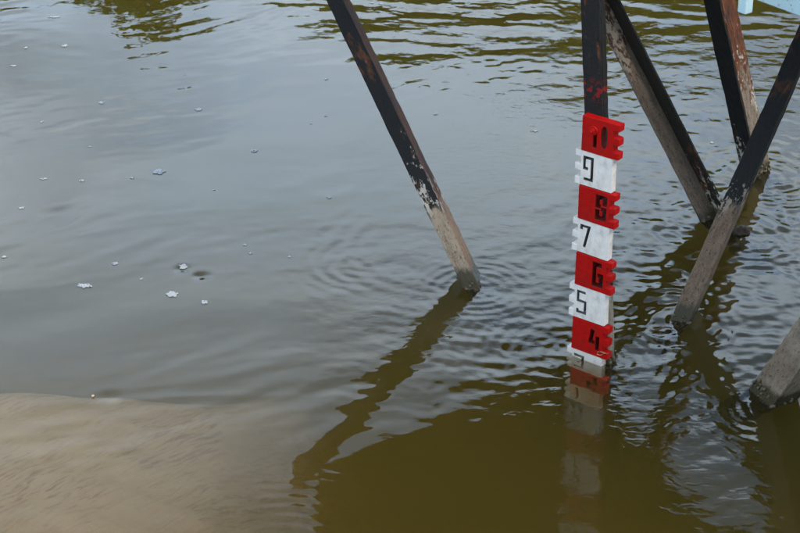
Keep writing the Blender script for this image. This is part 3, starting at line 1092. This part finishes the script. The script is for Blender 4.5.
# ------------------------------------------------------------------ trees on the far bank (mirrored in the water)
t = NT("leaves")
g_ = t.node("ShaderNodeNewGeometry")
col = t.ramp(g_.outputs["Random Per Island"], [(0.0, (0.08, 0.14, 0.02)), (0.5, (0.13, 0.22, 0.03)), (1.0, (0.19, 0.29, 0.05))])
dif = t.node("ShaderNodeBsdfDiffuse"); tra = t.node("ShaderNodeBsdfTranslucent")
t.link(col, dif.inputs["Color"]); t.link(col, tra.inputs["Color"])
mx = t.node("ShaderNodeMixShader"); mx.inputs[0].default_value = 0.35
t.link(dif.outputs[0], mx.inputs[1]); t.link(tra.outputs[0], mx.inputs[2]); t.link(mx.outputs[0], t.out.inputs["Surface"])
M_LEAF = t.m
t = NT("bark")
co = obj_co(t)
t.principled(t.mix(t.noise(t.mapping(co, (1, 1, .2)), 8, 5), (0.05, 0.035, 0.025), (0.14, 0.11, 0.08)), 0.9, t.bump(t.noise(co, 20, 4), 0.7, 0.02), 0.2)
M_BARK = t.m

def tree(u, v_top, y, width, label, seed, density=1.0):
    """tree at distance y whose mirrored top stands at pixel (u, v_top)"""
    el = PITCH + math.atan((v_top - 266.5) / FPX)
    top = y * math.tan(el) - CAM_H
    depth = y * CP + (CAM_H + top) * SP
    x = (u - 400) / FPX * depth
    gz0 = float(bed_height(np.array([[x]]), np.array([[float(y)]]))[0, 0])
    hh = top - gz0
    q = np.random.default_rng(seed)
    root = empty("bank_tree", (x, y, gz0), label, "tree", "trees on the far bank seen mirrored in the water")
    bm = bmesh.new()
    lean = q.uniform(-0.06, 0.06)
    trunk = [Vector((lean * hh * f * f, 0.05 * hh * math.sin(f * 3 + seed), hh * 0.80 * f)) for f in np.linspace(0, 1, 8)]
    add_tube(bm, trunk, 0.030 * hh ** 0.9 * 0.6, 10)
    cl = []
    for i in range(11):
        f = 0.30 + 0.60 * i / 10
        base = Vector((lean * hh * f * f * .64, 0, hh * 0.8 * f))
        a = q.uniform(0, 6.283)
        reach = width * 0.5 * (0.55 + 0.45 * q.random()) * math.sin(math.pi * min(1, 0.25 + 0.65 * f))
        tip_ = base + Vector((math.cos(a) * reach, math.sin(a) * reach, hh * 0.16 * (0.5 + q.random())))
        tip_.z = min(tip_.z, hh * 0.9)
        mid = (base + tip_) / 2 + Vector((0, 0, 0.05 * hh))
        add_tube(bm, [base, mid, tip_], 0.07, 6)
        cl.append((tip_, width * q.uniform(0.14, 0.24)))
        cl.append((mid + Vector((q.normal() * .4, q.normal() * .4, .3)), width * q.uniform(0.10, 0.18)))
    cl.append((Vector((lean * hh, 0, hh * 0.90)), width * 0.17))
    cl.append((Vector((lean * hh + 0.3, 0.2, hh * 0.80)), width * 0.22))
    link_bm("trunk", bm, M_BARK, root, True)
    V, Fq = [], []
    P = []
    for c, r in cl:
        n = int(260 * density * (r / 0.8) ** 1.6) + 60
        dirs = q.normal(size=(n, 3)); dirs /= np.linalg.norm(dirs, axis=1)[:, None]
        rad = r * q.random(n) ** 0.45
        pp = np.array([c.x, c.y, c.z]) + dirs * rad[:, None] * np.array([1, 1, 0.72])
        P.append(pp)
    P = np.vstack(P)
    P = P[P[:, 2] < hh * 1.0]
    n = len(P)
    a1 = q.normal(size=(n, 3)); a1 /= np.linalg.norm(a1, axis=1)[:, None]
    a2 = np.cross(a1, q.normal(size=(n, 3))); a2 /= np.linalg.norm(a2, axis=1)[:, None]
    s = q.uniform(0.07, 0.15, n)[:, None]
    V = np.stack([P - a1 * s, P - a2 * s * 0.5, P + a1 * s, P + a2 * s * 0.5], 1).reshape(-1, 3)
    Fq = np.arange(n * 4).reshape(n, 4)
    link_me("crown", np_mesh("crown", V, Fq), M_LEAF, root)

TREES = [
    (150, 24, 27, 4.6, "feathery tree mirrored alone at the top left of the water", 0.55),
    (95, 8, 29, 4.0, "low tree mirrored beside the feathery one at the far left top", 0.5),
    (382, 38, 27, 5.0, "round tree mirrored just right of the leaning beam", 1.1),
    (445, 22, 30, 5.0, "tree mirrored midway between the leaning beam and the gauge post, left one", 0.9),
    (520, 38, 28, 5.2, "tree mirrored just left of the gauge post", 1.0),
    (610, 50, 27, 5.4, "tallest tree mirrored behind the gauge post", 1.0),
    (690, 46, 28, 5.0, "tree mirrored between the hollow beam and the rear leg", 1.0),
    (775, 52, 27, 5.2, "tree mirrored below the pale blue board at the right", 1.0),
    (-40, -20, 29, 5.0, "tree beyond the left picture edge on the far bank", 0.9),
    (870, 60, 28, 5.0, "tree beyond the right picture edge on the far bank", 0.9),
]
for i, (u, v, y, w, lab, den) in enumerate(TREES):
    tree(u, v, y, w, lab, 40 + i, den)
